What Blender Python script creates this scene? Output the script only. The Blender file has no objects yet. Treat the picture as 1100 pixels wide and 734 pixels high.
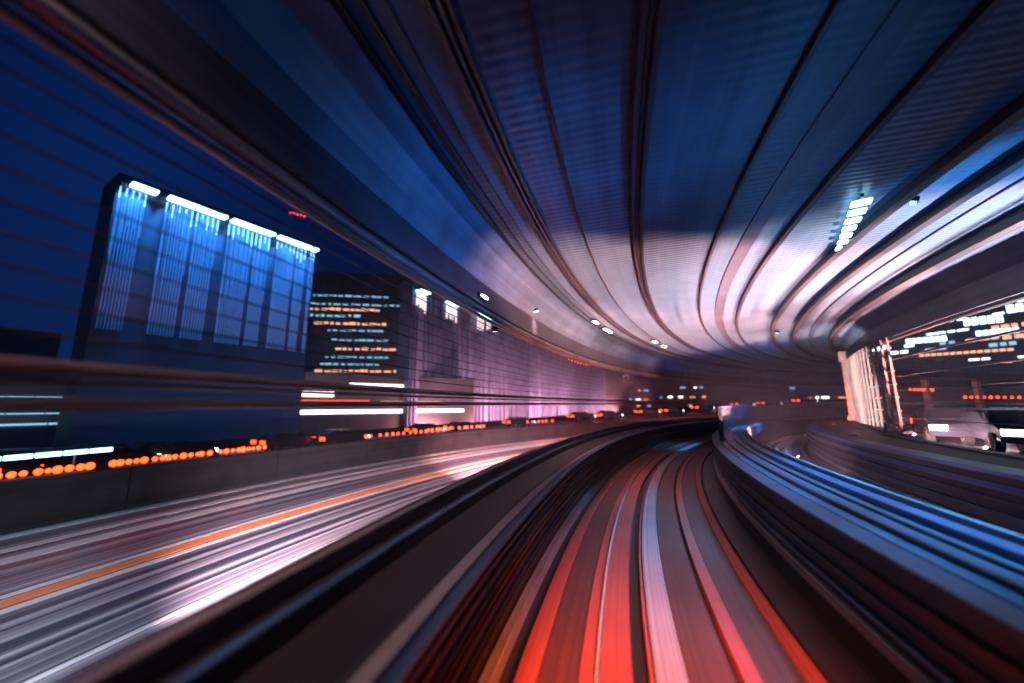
import bpy, bmesh, math, random
from mathutils import Vector, Matrix
random.seed(7)
R = 50.0                       # radius of the bend, centre at (R, 0); d = metres to the right of the camera line
sc = bpy.context.scene
C = sc.collection
rad = math.radians

# ------------------------------------------------------------------ camera
cam = bpy.data.cameras.new('camera'); co = bpy.data.objects.new('camera', cam); C.objects.link(co)
cam.sensor_width = 36; cam.lens = 401.6/1100*36; cam.clip_start = 0.05; cam.clip_end = 3000
yaw, pitch = -0.19622, 0.16504
co.location = (0, 0, 0)
co.rotation_euler = (math.pi/2 + pitch, 0, -yaw)
cam.dof.use_dof = True; cam.dof.focus_distance = 7.0; cam.dof.aperture_fstop = 0.26   # soft wide-open lens: the city melts a little
sc.camera = co

# ------------------------------------------------------------------ sky, sun, exposure
w = bpy.data.worlds.new('World'); sc.world = w; w.use_nodes = True
nt = w.node_tree; nt.nodes.clear()
wo = nt.nodes.new('ShaderNodeOutputWorld'); bg = nt.nodes.new('ShaderNodeBackground')
sky = nt.nodes.new('ShaderNodeTexSky'); sky.sky_type = 'NISHITA'; sky.sun_disc = False
SUN_EL, SUN_ROT = rad(25.0), rad(-60)
sky.sun_elevation = SUN_EL; sky.sun_rotation = SUN_ROT
mul = nt.nodes.new('ShaderNodeMix'); mul.data_type = 'RGBA'; mul.blend_type = 'MULTIPLY'; mul.inputs[0].default_value = 1
mul.inputs[7].default_value = (0.0015, 0.015, 0.105, 1)
nt.links.new(sky.outputs[0], mul.inputs[6]); nt.links.new(mul.outputs[2], bg.inputs[0])
bg.inputs[1].default_value = 0.05
nt.links.new(bg.outputs[0], wo.inputs[0])
sl = bpy.data.lights.new('sun', 'SUN'); sl.energy = 0.02; sl.angle = rad(10); sl.color = (1, 0.93, 0.85)
so = bpy.data.objects.new('sun', sl); C.objects.link(so)
so.rotation_euler = (math.pi/2 - SUN_EL, 0, math.pi - SUN_ROT)
vs = sc.view_settings; vs.view_transform = 'Standard'; vs.look = 'None'; vs.exposure = 0; vs.gamma = 1
sc.cycles.use_denoising = True
sc.cycles.max_bounces = 5; sc.cycles.diffuse_bounces = 0; sc.cycles.glossy_bounces = 3
sc.cycles.sample_clamp_indirect = 4; sc.cycles.sample_clamp_direct = 30
sc.cycles.use_light_tree = True

# ------------------------------------------------------------------ helpers
def pos(s, d, z=0.0):
    a = s / R
    return Vector((R - (R-d)*math.cos(a), (R-d)*math.sin(a), z))

def head(s):                   # rotation about z that turns +y along the track
    return -s / R

def tag(o, label=None, cat=None, group=None, kind=None):
    if label: o['label'] = label
    if cat: o['category'] = cat
    if group: o['group'] = group
    if kind: o['kind'] = kind
    return o

def link(name, me, m, parent=None, loc=None, rotz=None, smooth=False):
    o = bpy.data.objects.new(name, me); C.objects.link(o)
    if m: me.materials.append(m)
    if parent: o.parent = parent
    if loc is not None: o.location = loc
    if rotz is not None: o.rotation_euler = (0, 0, rotz)
    if smooth:
        for p in me.polygons: p.use_smooth = True
    return o

def empty(name, loc=(0, 0, 0), rotz=0):
    o = bpy.data.objects.new(name, None); C.objects.link(o)
    o.location = loc; o.rotation_euler = (0, 0, rotz); return o

def copy_tree(o, parent=None):
    c = o.copy(); C.objects.link(c)
    if parent: c.parent = parent
    for ch in list(o.children): copy_tree(ch, c)
    return c

def sweep(name, prof, m, s0=-8, s1=82, step=0.8, parent=None, closed=True, smooth=False, wob=0.0):
    """a cross-section of (d, z) points carried along the bend"""
    n = max(2, int((s1-s0)/step)); k = len(prof)
    vs_, fs, uv = [], [], []
    cl = [0.0]
    idx = list(range(k)) + ([0] if closed else [])
    for i in range(1, len(idx)):
        a, b = prof[idx[i-1]], prof[idx[i]]
        cl.append(cl[-1] + math.hypot(a[0]-b[0], a[1]-b[1]))
    d_off = prof[0][0]
    for i in range(n+1):
        s = s0 + (s1-s0)*i/n
        for d, z in prof: vs_.append(pos(s, d, z))
    me = bpy.data.meshes.new(name)
    ke = len(idx)-1
    for i in range(n):
        for j in range(ke):
            a, b = idx[j], idx[j+1]
            fs.append((i*k+a, i*k+b, (i+1)*k+b, (i+1)*k+a))
            sA = s0+(s1-s0)*i/n; sB = s0+(s1-s0)*(i+1)/n
            uv += [(sA, cl[j]+d_off), (sA, cl[j+1]+d_off), (sB, cl[j+1]+d_off), (sB, cl[j]+d_off)]
    if closed:
        fs.append(tuple(range(k))); uv += [(0, 0)]*k
        fs.append(tuple(n*k + q for q in reversed(range(k)))); uv += [(0, 0)]*k
    me.from_pydata([tuple(v) for v in vs_], [], fs)
    ul = me.uv_layers.new(name='UVMap')
    for i, q in enumerate(uv): ul.data[i].uv = q
    bm = bmesh.new(); bm.from_mesh(me); bmesh.ops.recalc_face_normals(bm, faces=bm.faces); bm.to_mesh(me); bm.free()
    return link(name, me, m, parent, smooth=smooth)

def rect(d0, d1, z0, z1): return [(d0, z0), (d1, z0), (d1, z1), (d0, z1)]
def bev(d0, d1, z0, z1, b=0.012):
    return [(d0, z0), (d1, z0), (d1, z1-b), (d1-b, z1), (d0+b, z1), (d0, z1-b)]
def circ(d, z, r, n=10): return [(d+r*math.cos(2*math.pi*i/n), z+r*math.sin(2*math.pi*i/n)) for i in range(n)]

class MB:
    def __init__(s): s.bm = bmesh.new()
    def box(s, x0, x1, y0, y1, z0, z1, bevel=0.0, mat=None):
        r = bmesh.ops.create_cube(s.bm, size=1)
        M = Matrix.Translation(((x0+x1)/2, (y0+y1)/2, (z0+z1)/2)) @ Matrix.Diagonal((x1-x0, y1-y0, z1-z0, 1))
        if mat: M = mat @ M
        bmesh.ops.transform(s.bm, matrix=M, verts=r['verts'])
        if bevel:
            es = list({e for v in r['verts'] for e in v.link_edges})
            bmesh.ops.bevel(s.bm, geom=es, offset=bevel, segments=2, affect='EDGES', profile=0.6)
        return s
    def cyl(s, p, q, r0, r1=None, seg=12):
        p, q = Vector(p), Vector(q); r1 = r0 if r1 is None else r1
        L = (q-p).length
        M = Matrix.Translation((p+q)/2) @ (q-p).to_track_quat('Z', 'Y').to_matrix().to_4x4()
        bmesh.ops.create_cone(s.bm, cap_ends=True, segments=seg, radius1=r0, radius2=r1, depth=L, matrix=M)
        return s
    def ball(s, c, r, sx=1, sy=1, sz=1):
        bmesh.ops.create_uvsphere(s.bm, u_segments=12, v_segments=8, radius=r, matrix=Matrix.Translation(c) @ Matrix.Diagonal((sx, sy, sz, 1)))
        return s
    def prism(s, pts, x0, x1, taper=None):       # outline in (y, z), extruded along x
        a = [s.bm.verts.new((x0, y, z)) for y, z in pts]; b = [s.bm.verts.new((x1, y, z)) for y, z in pts]
        n = len(pts)
        s.bm.faces.new(a[::-1]); s.bm.faces.new(b)
        for i in range(n): s.bm.faces.new((a[i], a[(i+1) % n], b[(i+1) % n], b[i]))
        return s
    def build(s, name, m, parent=None, loc=None, rotz=None, smooth=False):
        bmesh.ops.recalc_face_normals(s.bm, faces=s.bm.faces)
        me = bpy.data.meshes.new(name); s.bm.to_mesh(me); s.bm.free()
        return link(name, me, m, parent, loc, rotz, smooth)

# ------------------------------------------------------------------ materials
def streak(name, ca, cb, rough=0.5, metal=0.0, freq=14.0, along=0.05, bump=0.1, seam=0.0, seam_len=3.0, spec=0.5, ramp=(0.35, 0.65), grime=0.5):
    """worn surface whose marks run along the line of travel (uv: u = metres along, v = metres across)"""
    m = bpy.data.materials.new(name); m.use_nodes = True; t = m.node_tree; N, L = t.nodes, t.links
    b = N['Principled BSDF']
    b.inputs['Metallic'].default_value = metal; b.inputs['Specular IOR Level'].default_value = spec
    uv = N.new('ShaderNodeUVMap')
    mp = N.new('ShaderNodeMapping'); mp.inputs['Scale'].default_value = (along, freq, 1); L.new(uv.outputs[0], mp.inputs[0])
    n1 = N.new('ShaderNodeTexNoise'); n1.inputs['Scale'].default_value = 1; n1.inputs['Detail'].default_value = 5; n1.inputs['Roughness'].default_value = 0.65
    L.new(mp.outputs[0], n1.inputs['Vector'])
    r = N.new('ShaderNodeValToRGB'); r.color_ramp.elements[0].position = ramp[0]; r.color_ramp.elements[1].position = ramp[1]
    r.color_ramp.elements[0].color = (*ca, 1); r.color_ramp.elements[1].color = (*cb, 1)
    L.new(n1.outputs[0], r.inputs[0])
    # isotropic grime
    tc = N.new('ShaderNodeTexCoord'); n2 = N.new('ShaderNodeTexNoise'); n2.inputs['Scale'].default_value = 1.3; n2.inputs['Detail'].default_value = 7
    L.new(tc.outputs['Object'], n2.inputs['Vector'])
    mr = N.new('ShaderNodeMapRange'); mr.inputs[1].default_value = .3; mr.inputs[2].default_value = .7; mr.inputs[3].default_value = 1-grime; mr.inputs[4].default_value = 1
    L.new(n2.outputs[0], mr.inputs[0])
    mx = N.new('ShaderNodeMix'); mx.data_type = 'RGBA'; mx.blend_type = 'MULTIPLY'; mx.inputs[0].default_value = 1
    L.new(r.outputs[0], mx.inputs[6]); L.new(mr.outputs[0], mx.inputs[7])
    col = mx.outputs[2]
    if seam:
        sx = N.new('ShaderNodeSeparateXYZ'); L.new(uv.outputs[0], sx.inputs[0])
        dv = N.new('ShaderNodeMath'); dv.operation = 'DIVIDE'; dv.inputs[1].default_value = seam_len; L.new(sx.outputs[0], dv.inputs[0])
        fr = N.new('ShaderNodeMath'); fr.operation = 'FRACT'; L.new(dv.outputs[0], fr.inputs[0])
        lt = N.new('ShaderNodeMath'); lt.operation = 'LESS_THAN'; lt.inputs[1].default_value = seam/seam_len; L.new(fr.outputs[0], lt.inputs[0])
        m2 = N.new('ShaderNodeMix'); m2.data_type = 'RGBA'; L.new(lt.outputs[0], m2.inputs[0]); L.new(col, m2.inputs[6]); m2.inputs[7].default_value = (*[c*0.25 for c in ca], 1)
        col = m2.outputs[2]
    L.new(col, b.inputs['Base Color'])
    rr = N.new('ShaderNodeMapRange'); rr.inputs[3].default_value = max(0.03, rough-0.12); rr.inputs[4].default_value = min(1, rough+0.15)
    L.new(n1.outputs[0], rr.inputs[0]); L.new(rr.outputs[0], b.inputs['Roughness'])
    if bump:
        bp = N.new('ShaderNodeBump'); bp.inputs['Strength'].default_value = bump; bp.inputs['Distance'].default_value = 0.02
        L.new(n1.outputs[0], bp.inputs['Height']); L.new(bp.outputs[0], b.inputs['Normal'])
    return m

def plain(name, col, rough=0.5, metal=0.0, var=0.25, scale=6):
    m = bpy.data.materials.new(name); m.use_nodes = True; t = m.node_tree; N, L = t.nodes, t.links
    b = N['Principled BSDF']; b.inputs['Metallic'].default_value = metal; b.inputs['Roughness'].default_value = rough
    tc = N.new('ShaderNodeTexCoord'); n = N.new('ShaderNodeTexNoise'); n.inputs['Scale'].default_value = scale; n.inputs['Detail'].default_value = 6
    L.new(tc.outputs['Object'], n.inputs['Vector'])
    r = N.new('ShaderNodeValToRGB'); r.color_ramp.elements[0].position = .3; r.color_ramp.elements[1].position = .7
    r.color_ramp.elements[0].color = (*[c*(1-var) for c in col], 1); r.color_ramp.elements[1].color = (*[min(1, c*(1+var)) for c in col], 1)
    L.new(n.outputs[0], r.inputs[0]); L.new(r.outputs[0], b.inputs['Base Color'])
    return m

def glow(name, col, strength):
    m = bpy.data.materials.new(name); m.use_nodes = True; t = m.node_tree
    b = t.nodes['Principled BSDF']; b.inputs['Base Color'].default_value = (.03, .03, .03, 1)
    b.inputs['Emission Color'].default_value = (*col, 1); b.inputs['Emission Strength'].default_value = strength
    return m

def soffit_mat():
    """painted corrugated steel: fine ribs across the line of travel, satin gloss"""
    m = streak('corrugated_soffit', (.03, .085, .15), (.11, .19, .28), rough=.40, metal=0.0, freq=3.0, along=.06, bump=0, grime=.35)
    t = m.node_tree; N, L = t.nodes, t.links; b = N['Principled BSDF']
    uv = N.new('ShaderNodeUVMap'); wv = N.new('ShaderNodeTexWave'); wv.bands_direction = 'X'; wv.inputs['Scale'].default_value = 2.4; wv.inputs['Distortion'].default_value = 0.3
    L.new(uv.outputs[0], wv.inputs['Vector'])
    bp = N.new('ShaderNodeBump'); bp.inputs['Strength'].default_value = .35; bp.inputs['Distance'].default_value = .012
    L.new(wv.outputs[1], bp.inputs['Height']); L.new(bp.outputs[0], b.inputs['Normal'])
    return m

M = {}
M['soffit'] = soffit_mat()
M['haunch'] = streak('painted_haunch', (.04, .10, .18), (.13, .22, .33), .38, .1, 3.5, .06, .05)
M['joint'] = streak('dark_joint', (.010, .012, .018), (.03, .035, .05), .45, .2, 20, .05, .1)
M['jointlight'] = streak('grey_conduit', (.035, .045, .06), (.09, .11, .14), .35, .4, 20, .05, .1)
M['fascia'] = streak('blue_grey_fascia', (.03, .04, .07), (.08, .10, .15), .4, .2, 8, .06, .1)
M['pipe'] = streak('grey_painted_pipe', (.22, .24, .28), (.36, .38, .42), .28, .6, 20, .04, .03)
M['handrail'] = streak('weathered_handrail', (.22, .16, .15), (.36, .28, .26), .33, .55, 20, .04, .05)
M['cable'] = plain('dark_cable', (.01, .012, .02), .6)
M['deck'] = streak('dark_guideway_floor', (.012, .011, .012), (.045, .04, .042), .55, 0, 9, .05, .3, grime=.5)
M['red'] = streak('red_lit_running_strip', (.30, .06, .045), (.55, .14, .11), .40, .0, 22, .025, .15, ramp=(.3, .7), grime=.3)  # red of the lamp light partly put into the strip colour
M['brown'] = streak('worn_brown_running_slab', (.04, .016, .013), (.17, .065, .05), .45, .0, 16, .03, .2, ramp=(.3, .7), grime=.35)
M['steel'] = streak('worn_bright_steel', (.36, .34, .36), (.74, .69, .70), .32, .3, 28, .02, .05, grime=.2)
M['rail'] = streak('polished_rail_head', (.75, .72, .70), (.95, .92, .9), .35, .1, 60, .02, .02, grime=.1)
M['rust'] = streak('rusty_rail_side', (.06, .035, .03), (.16, .09, .08), .5, .4, 30, .03, .2)
M['orange'] = streak('orange_rail_cover', (.5, .12, .02), (.8, .22, .04), .4, 0, 30, .03, .05, grime=.3)
M['wall'] = streak('dark_side_wall', (.018, .018, .022), (.06, .06, .07), .5, 0, 12, .05, .3)
M['walk'] = streak('blue_grey_walkway', (.015, .025, .045), (.16, .22, .32), .42, .1, 16, .02, .3, ramp=(.3, .7), grime=.45)
M['walkdark'] = streak('brown_grey_walkway', (.022, .018, .02), (.065, .052, .054), .5, .0, 9, .05, .25)
M['kerbpink'] = streak('pale_parapet_cap', (.30, .27, .28), (.55, .50, .50), .38, .1, 20, .03, .1)
M['bluecap'] = streak('blue_steel_cap', (.05, .12, .26), (.16, .28, .50), .32, .4, 25, .03, .05)
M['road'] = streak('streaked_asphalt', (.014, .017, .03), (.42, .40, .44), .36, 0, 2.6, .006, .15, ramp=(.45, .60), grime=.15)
M['paint'] = streak('worn_white_paint', (.45, .45, .45), (.8, .8, .8), .4, 0, 10, .04, .05, ramp=(.3, .5), grime=.25)
M['paintorange'] = streak('orange_line_paint', (.95, .20, .02), (1.0, .30, .04), .4, 0, 20, .05, .05, grime=.15)
M['barrier'] = streak('dark_noise_barrier', (.008, .007, .008), (.020, .016, .016), .85, 0, 6, .05, .2, seam=.05, seam_len=4, spec=.08)
M['bface'] = plain('blue_grey_facade', (.004, .016, .055), .5, 0, .2, .4)
M['bdark'] = plain('dark_tower_cladding', (.05, .055, .07), .35, .2, .3, .3)
M['bpink'] = plain('ribbed_concrete_facade', (.07, .09, .17), .6, 0, .3, .3)
M['fin'] = plain('blue_anodised_fin', (.16, .28, .5), .35, .3, .1, 2)
M['metal'] = plain('dark_metal', (.05, .05, .06), .4, .6)
M['carpaint'] = plain('dark_car_paint', (.03, .035, .05), .25, .5, .1)
M['carpale'] = plain('silver_car_paint', (.30, .31, .33), .25, .6, .1)
M['glass'] = plain('dark_glass', (.01, .012, .018), .08, 0, .1)
M['tyre'] = plain('rubber_tyre', (.012, .012, .012), .8)
M['ground'] = plain('city_ground', (.025, .025, .03), .7, 0, .5, .08)
M['column'] = plain('painted_column', (.38, .26, .24), .45, 0, .25, 1.5)
M['plate'] = plain('plate_white', (.6, .6, .58), .5)
E_ = {}
E_['coolwhite'] = glow('cool_white_lamp', (.35, .72, 1.0), 7)
E_['cyan'] = glow('cyan_lamp', (.10, .50, 1.0), 6)
E_['streakblue'] = glow('blue_white_streak', (.20, .55, 1.0), 4.0)
E_['streakdim'] = glow('dim_blue_streak', (.04, .30, 1.0), .9)  # fading tail of the facade light streaks
E_['white'] = glow('white_lamp', (1.0, .86, .85), 12)
E_['pinkwhite'] = glow('pink_white_streak', (1.0, .72, .72), 2.2)
E_['amber'] = glow('amber_lamp', (1.0, .055, .002), 5.5)
E_['cyanwhite'] = glow('cyan_white_band', (.25, .65, 1.0), 5)
E_['dim'] = glow('dim_lens', (.8, .8, 1.0), .5)
E_['red'] = glow('red_lamp', (1.0, .03, .015), 8)
E_['winwarm'] = glow('warm_window', (1.0, .42, .25), 1.6)
E_['wincool'] = glow('cool_window', (.25, .62, .95), 1.2)
E_['winwhite'] = glow('white_window', (1.0, .9, .9), 4.0)

def spot(name, loc, target, energy, color, size=60, blend=.5, radius=.15, parent=None):
    l = bpy.data.lights.new(name, 'SPOT'); l.energy = energy; l.color = color; l.spot_size = rad(size); l.spot_blend = blend; l.shadow_soft_size = radius
    o = bpy.data.objects.new(name, l); C.objects.link(o); o.location = loc
    o.rotation_euler = (Vector(target)-Vector(loc)).to_track_quat('-Z', 'Y').to_euler()
    return o

# ------------------------------------------------------------------ ground and roads
tag(MB().box(-258, 318, -78, 278, -10.4, -10).build('ground', M['ground']), kind='structure')
tag(sweep('guideway_floor', rect(-1.02, 2.07, -2.9, -2.2), M['deck']), kind='structure')
tag(sweep('second_guideway_floor', rect(3.18, 5.22, -2.9, -2.12), M['deck']), kind='structure')

# expressway to the left, below the guideway
tag(sweep('road', rect(-17.2, -3.6, -4.2, -3.5), M['road'], -14, 90), kind='structure')
def line(name, d0, d1, z, m, label, s0=-14, s1=90, group=None, cat='road marking'):
    return tag(sweep(name, rect(d0, d1, z-.003, z+.004), m, s0, s1), label, cat, group)
line('lane_line', -10.72, -10.32, -3.498, M['paintorange'], 'long orange line running down the middle of the left expressway')
line('lane_line', -10.98, -10.80, -3.498, M['paint'], 'white line hugging the outer side of the orange line on the expressway')
line('lane_line', -10.22, -10.02, -3.498, M['paint'], 'white line hugging the guideway side of the orange line on the expressway')
line('lane_line', -13.6, -13.1, -3.498, M['paint'], 'broad pale line on the outer lane of the left expressway, nearer the orange line')
line('lane_line', -14.5, -14.1, -3.498, M['paint'], 'broad pale line on the outer lane of the left expressway, second from the dark barrier')
line('lane_line', -15.9, -15.5, -3.498, M['paint'], 'pale edge line of the left expressway right at the foot of the dark barrier')
line('lane_line', -7.3, -7.18, -3.498, M['paint'], 'thin white line on the expressway lane nearest the guideway')
tag(sweep('noise_barrier', bev(-16.75, -16.3, -3.5, -2.15, .05), M['barrier'], -14, 90), 'long dark noise barrier along the far edge of the left expressway', 'barrier')
tag(sweep('near_barrier', bev(-4.3, -4.0, -3.5, -2.75, .05), M['barrier'], -14, 90), 'low dark barrier on the near edge of the left expressway beside the guideway', 'barrier')

# inner road, inside the bend on the right
tag(sweep('inner_road', rect(8.6, 19.5, -2.4, -1.6), M['road'], 0, 110, 1.0), kind='structure')
for a, b, t in ((9.3, 9.45, 'outermost thin pale line of the road inside the bend'), (12.0, 12.3, 'broad pale line on the second lane of the road inside the bend'),
                (15.2, 15.45, 'broad pale line on the third lane of the road inside the bend'), (18.7, 18.9, 'innermost pale line of the road inside the bend')):
    line('lane_line', a, b, -1.598, M['paint'], t, 0, 110)
tag(sweep('inner_barrier', bev(8.1, 8.5, -3.4, -1.3, .04), M['barrier'], 0, 110, 1.0), 'dark barrier between the second track and the road inside the bend', 'barrier')

# far carriageway climbing away behind the noise barrier
FC = [(-75, 27, -3.5), (-62, 28.5, -3.5), (-55, 29.5, -3.5), (-38, 34.5, -3.5), (-19.6, 46, -3.5), (-8, 54, -3.1), (1.8, 62, -2.5), (9.5, 71, -2.05), (15.4, 81, -1.45), (21, 91, -.75), (26.5, 101, -.1), (33, 114, .5)]
FP = [Vector((r*math.sin(rad(a)), r*math.cos(rad(a)), z)) for a, r, z in FC]
def fpos(t):                    # catmull-rom through the points
    i = min(int(t), len(FP)-2); u = t-i
    p0, p1, p2, p3 = FP[max(i-1, 0)], FP[i], FP[i+1], FP[min(i+2, len(FP)-1)]
    return .5*((2*p1)+(p2-p0)*u+(2*p0-5*p1+4*p2-p3)*u*u+(3*p1-p0-3*p2+p3)*u**3)
def strip(name, off0, off1, dz0, dz1, m):
    n = 110; vs_, fs, uv = [], [], []; s = 0; last = None
    prof = [(off0, dz0), (off1, dz0), (off1, dz1), (off0, dz1)]
    for i in range(n+1):
        t = i/n*(len(FP)-1.001); p = fpos(t); q = fpos(min(t+.01, len(FP)-1.001)); tg = (q-fpos(max(t-.01, 0))); tg.z = 0; tg.normalize()
        nr = Vector((tg.y, -tg.x, 0))
        for o_, dz in prof: vs_.append(tuple(p+nr*o_+Vector((0, 0, dz))))
    for i in range(n):
        for j in range(4): fs.append((i*4+j, i*4+(j+1) % 4, (i+1)*4+(j+1) % 4, (i+1)*4+j))
    me = bpy.data.meshes.new(name); me.from_pydata(vs_, [], fs); ul = me.uv_layers.new(name='UVMap')
    for p in me.polygons:
        for li, k_ in zip(p.loop_indices, range(4)): ul.data[li].uv = ((p.index//4 + (k_ > 1)), prof[p.index % 4][0] + (off1-off0)*(k_ in (1, 2)))
    bm = bmesh.new(); bm.from_mesh(me); bmesh.ops.recalc_face_normals(bm, faces=bm.faces); bm.to_mesh(me); bm.free()
    return link(name, me, m)
tag(strip('far_carriageway', -5, 3.5, -.8, 0, M['road']), kind='structure')
tag(strip('far_parapet', -5.6, -5.2, -.8, .75, M['barrier']), 'low dark parapet on the outer edge of the far carriageway', 'barrier')

# ------------------------------------------------------------------ running track
def slab(name, d0, d1, z1, m, label, cat='track slab', z0=-2.2):
    return tag(sweep(name, bev(d0, d1, z0, z1, .008), m, step=.5), label, cat)
slab('curb_strip', -.98, -.88, -2.07, M['kerbpink'], 'narrow pale strip along the foot of the left side wall', 'track strip')
slab('running_strip', -.73, -.56, -2.10, M['red'], 'leftmost bright red strip of the track bed', 'track strip')
slab('running_slab', -.56, -.25, -2.115, M['brown'], 'brown worn slab left of the shining rail')
slab('running_strip', -.25, -.125, -2.10, M['red'], 'red strip touching the left side of the shining rail', 'track strip')
slab('shining_rail', -.122, -.098, -2.06, M['rail'], 'thin shining rail between two red strips', 'rail')
slab('running_strip', -.095, .16, -2.10, M['red'], 'wide red strip touching the right side of the shining rail', 'track strip')
slab('conductor_rail', .285, .318, -2.09, M['red'], 'hair-thin red rail left of the broad steel plate', 'rail')
slab('steel_plate', .33, .57, -2.085, M['steel'], 'broad pale steel plate at the middle of the track', 'track plate')
slab('running_slab', .575, .94, -2.115, M['brown'], 'dark red-brown slab right of the broad steel plate')
slab('running_strip', .985, 1.13, -2.10, M['red'], 'red strip left of the right-hand brown slab', 'track strip')
slab('running_slab', 1.13, 1.46, -2.115, M['brown'], 'brown slab between two red strips on the right of the track')
slab('running_strip', 1.46, 1.60, -2.10, M['red'], 'rightmost red strip of the track bed', 'track strip')
slab('gutter_slab', 1.66, 1.98, -2.15, M['walkdark'], 'dark gutter slab along the foot of the right side wall')

# left side wall with its guide and power rails
lw = empty('left_side_wall')
tag(lw, 'dark side wall left of the track carrying blue guide rail and thin power rails', 'wall')
sweep('wall_panel', rect(-1.25, -1.0, -2.85, -1.30), M['wall'], parent=lw)
sweep('guide_rail', bev(-1.02, -.93, -1.30, -1.255, .01), M['bluecap'], step=.5, parent=lw)
sweep('guide_rail', bev(-1.16, -1.05, -1.30, -1.262, .01), M['steel'], step=.5, parent=lw)
for z, m, r_ in ((-1.40, 'jointlight', .02), (-1.50, 'rust', .025), (-1.60, 'kerbpink', .010), (-1.68, 'orange', .012), (-1.76, 'rust', .03), (-1.86, 'jointlight', .012), (-1.96, 'rust', .03)):
    sweep('power_rail', rect(-1.0, -.965, z-r_, z+r_), M[m], step=.5, parent=lw)
# left walkway and parapet
lp = empty('left_walkway')
tag(lp, 'sloping service walkway and pale capped parapet on the left of the track', 'walkway')
sweep('walkway_floor', [(-1.62, -1.9), (-1.26, -1.9), (-1.26, -1.33), (-1.62, -1.22)], M['walkdark'], parent=lp)
sweep('parapet_base', rect(-2.02, -1.63, -2.9, -1.14), M['walkdark'], parent=lp)
sweep('blue_rail', bev(-1.70, -1.63, -1.135, -1.095, .01), M['bluecap'], step=.5, parent=lp)
sweep('parapet_cap', bev(-1.90, -1.83, -1.135, -1.0, .015), M['kerbpink'], step=.5, parent=lp)
sweep('cap_ledge', rect(-2.0, -1.93, -1.135, -1.03), M['rust'], step=.5, parent=lp)

# right side wall, walkway between the tracks
rw = empty('right_side_wall')
tag(rw, 'dark side wall right of the track with purple-blue guide rail', 'wall')
sweep('wall_panel', rect(2.06, 2.2, -2.85, -1.16), M['wall'], parent=rw)
sweep('guide_rail', bev(1.98, 2.055, -1.86, -1.76, .012), M['steel'], step=.5, parent=rw)
sweep('guide_rail', bev(2.0, 2.055, -1.70, -1.66, .008), M['bluecap'], step=.5, parent=rw)
sweep('power_rail', rect(2.02, 2.055, -1.54, -1.50), M['jointlight'], step=.5, parent=rw)
sweep('power_rail', rect(2.02, 2.055, -1.40, -1.33), M['rust'], step=.5, parent=rw)
sweep('wall_coping', bev(2.0, 2.22, -1.155, -1.11, .01), M['fascia'], step=.5, parent=rw)
tag(sweep('centre_walkway', bev(2.225, 3.16, -1.5, -1.10, .015), M['walk'], step=.5), 'broad blue-lit service walkway between the two tracks', 'walkway')
for d0, d1, h, m, lb in ((2.36, 2.46, .05, 'fascia', 'flat cable duct lying on the centre walkway, nearest the first track'), (2.62, 2.65, .03, 'joint', 'thin dark cable lying on the centre walkway'),
                      (2.80, 2.96, .07, 'bluecap', 'broad raised blue duct along the middle of the centre walkway'), (3.06, 3.12, .10, 'steel', 'pale raised rail along the far edge of the centre walkway')):
    tag(sweep('cable_duct', bev(d0, d1, -1.098, -1.1+h, .008), M[m], step=.5), lb, 'cable duct')
# panel fence that rises from the walkway further round the bend
pf = empty('walkway_fence')
tag(pf, 'blue panel fence standing on the centre walkway round the bend', 'fence')
sweep('fence_panel', rect(2.26, 2.30, -1.09, -.17), M['fascia'], 13, 82, .6, parent=pf)
sweep('top_rail', bev(2.22, 2.34, -.168, -.10, .01), M['bluecap'], 13, 82, .6, parent=pf)
sweep('red_stripe', rect(2.235, 2.257, -.47, -.40), M['red'], 13, 30, .6, parent=pf)
for i in range(24):
    s = 13.05 + i*2.4
    MB().box(-.03, .03, -.03, .03, -1.09, -.17).build('post', M['metal'], pf, pos(s, 2.225), head(s))

# second track
for a, b, m, t in ((3.42, 3.60, 'steel', 'left pale running strip of the second track'), (3.95, 4.06, 'rail', 'thin shining rail of the second track'), (4.30, 4.52, 'kerbpink', 'middle pinkish running strip of the second track'), (4.80, 4.98, 'bluecap', 'right blue running strip of the second track')):
    tag(sweep('running_strip', bev(a, b, -2.12, -2.0, .01), M[m], step=.6), t, 'track strip')
iw = empty('inner_side_wall')
tag(iw, 'dark side wall of the second track with blue rails and capped ledge', 'wall')
sweep('wall_panel', rect(5.22, 5.5, -2.9, -1.0), M['wall'], parent=iw)
for z0, z1, m in ((-1.98, -1.9, 'fascia'), (-1.78, -1.74, 'bluecap'), (-1.62, -1.52, 'fascia'), (-1.38, -1.33, 'jointlight'), (-1.22, -1.12, 'bluecap')):
    sweep('guide_rail', rect(5.15, 5.217, z0, z1), M[m], step=.6, parent=iw)
sweep('wall_cap', bev(5.12, 5.56, -.998, -.93, .015), M['bluecap'], step=.6, parent=iw)
sweep('ledge', rect(5.56, 7.2, -1.3, -1.02), M['walkdark'], parent=iw)
sweep('ledge_kerb', bev(6.9, 7.15, -1.015, -.97, .02), M['fascia'], parent=iw)

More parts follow.
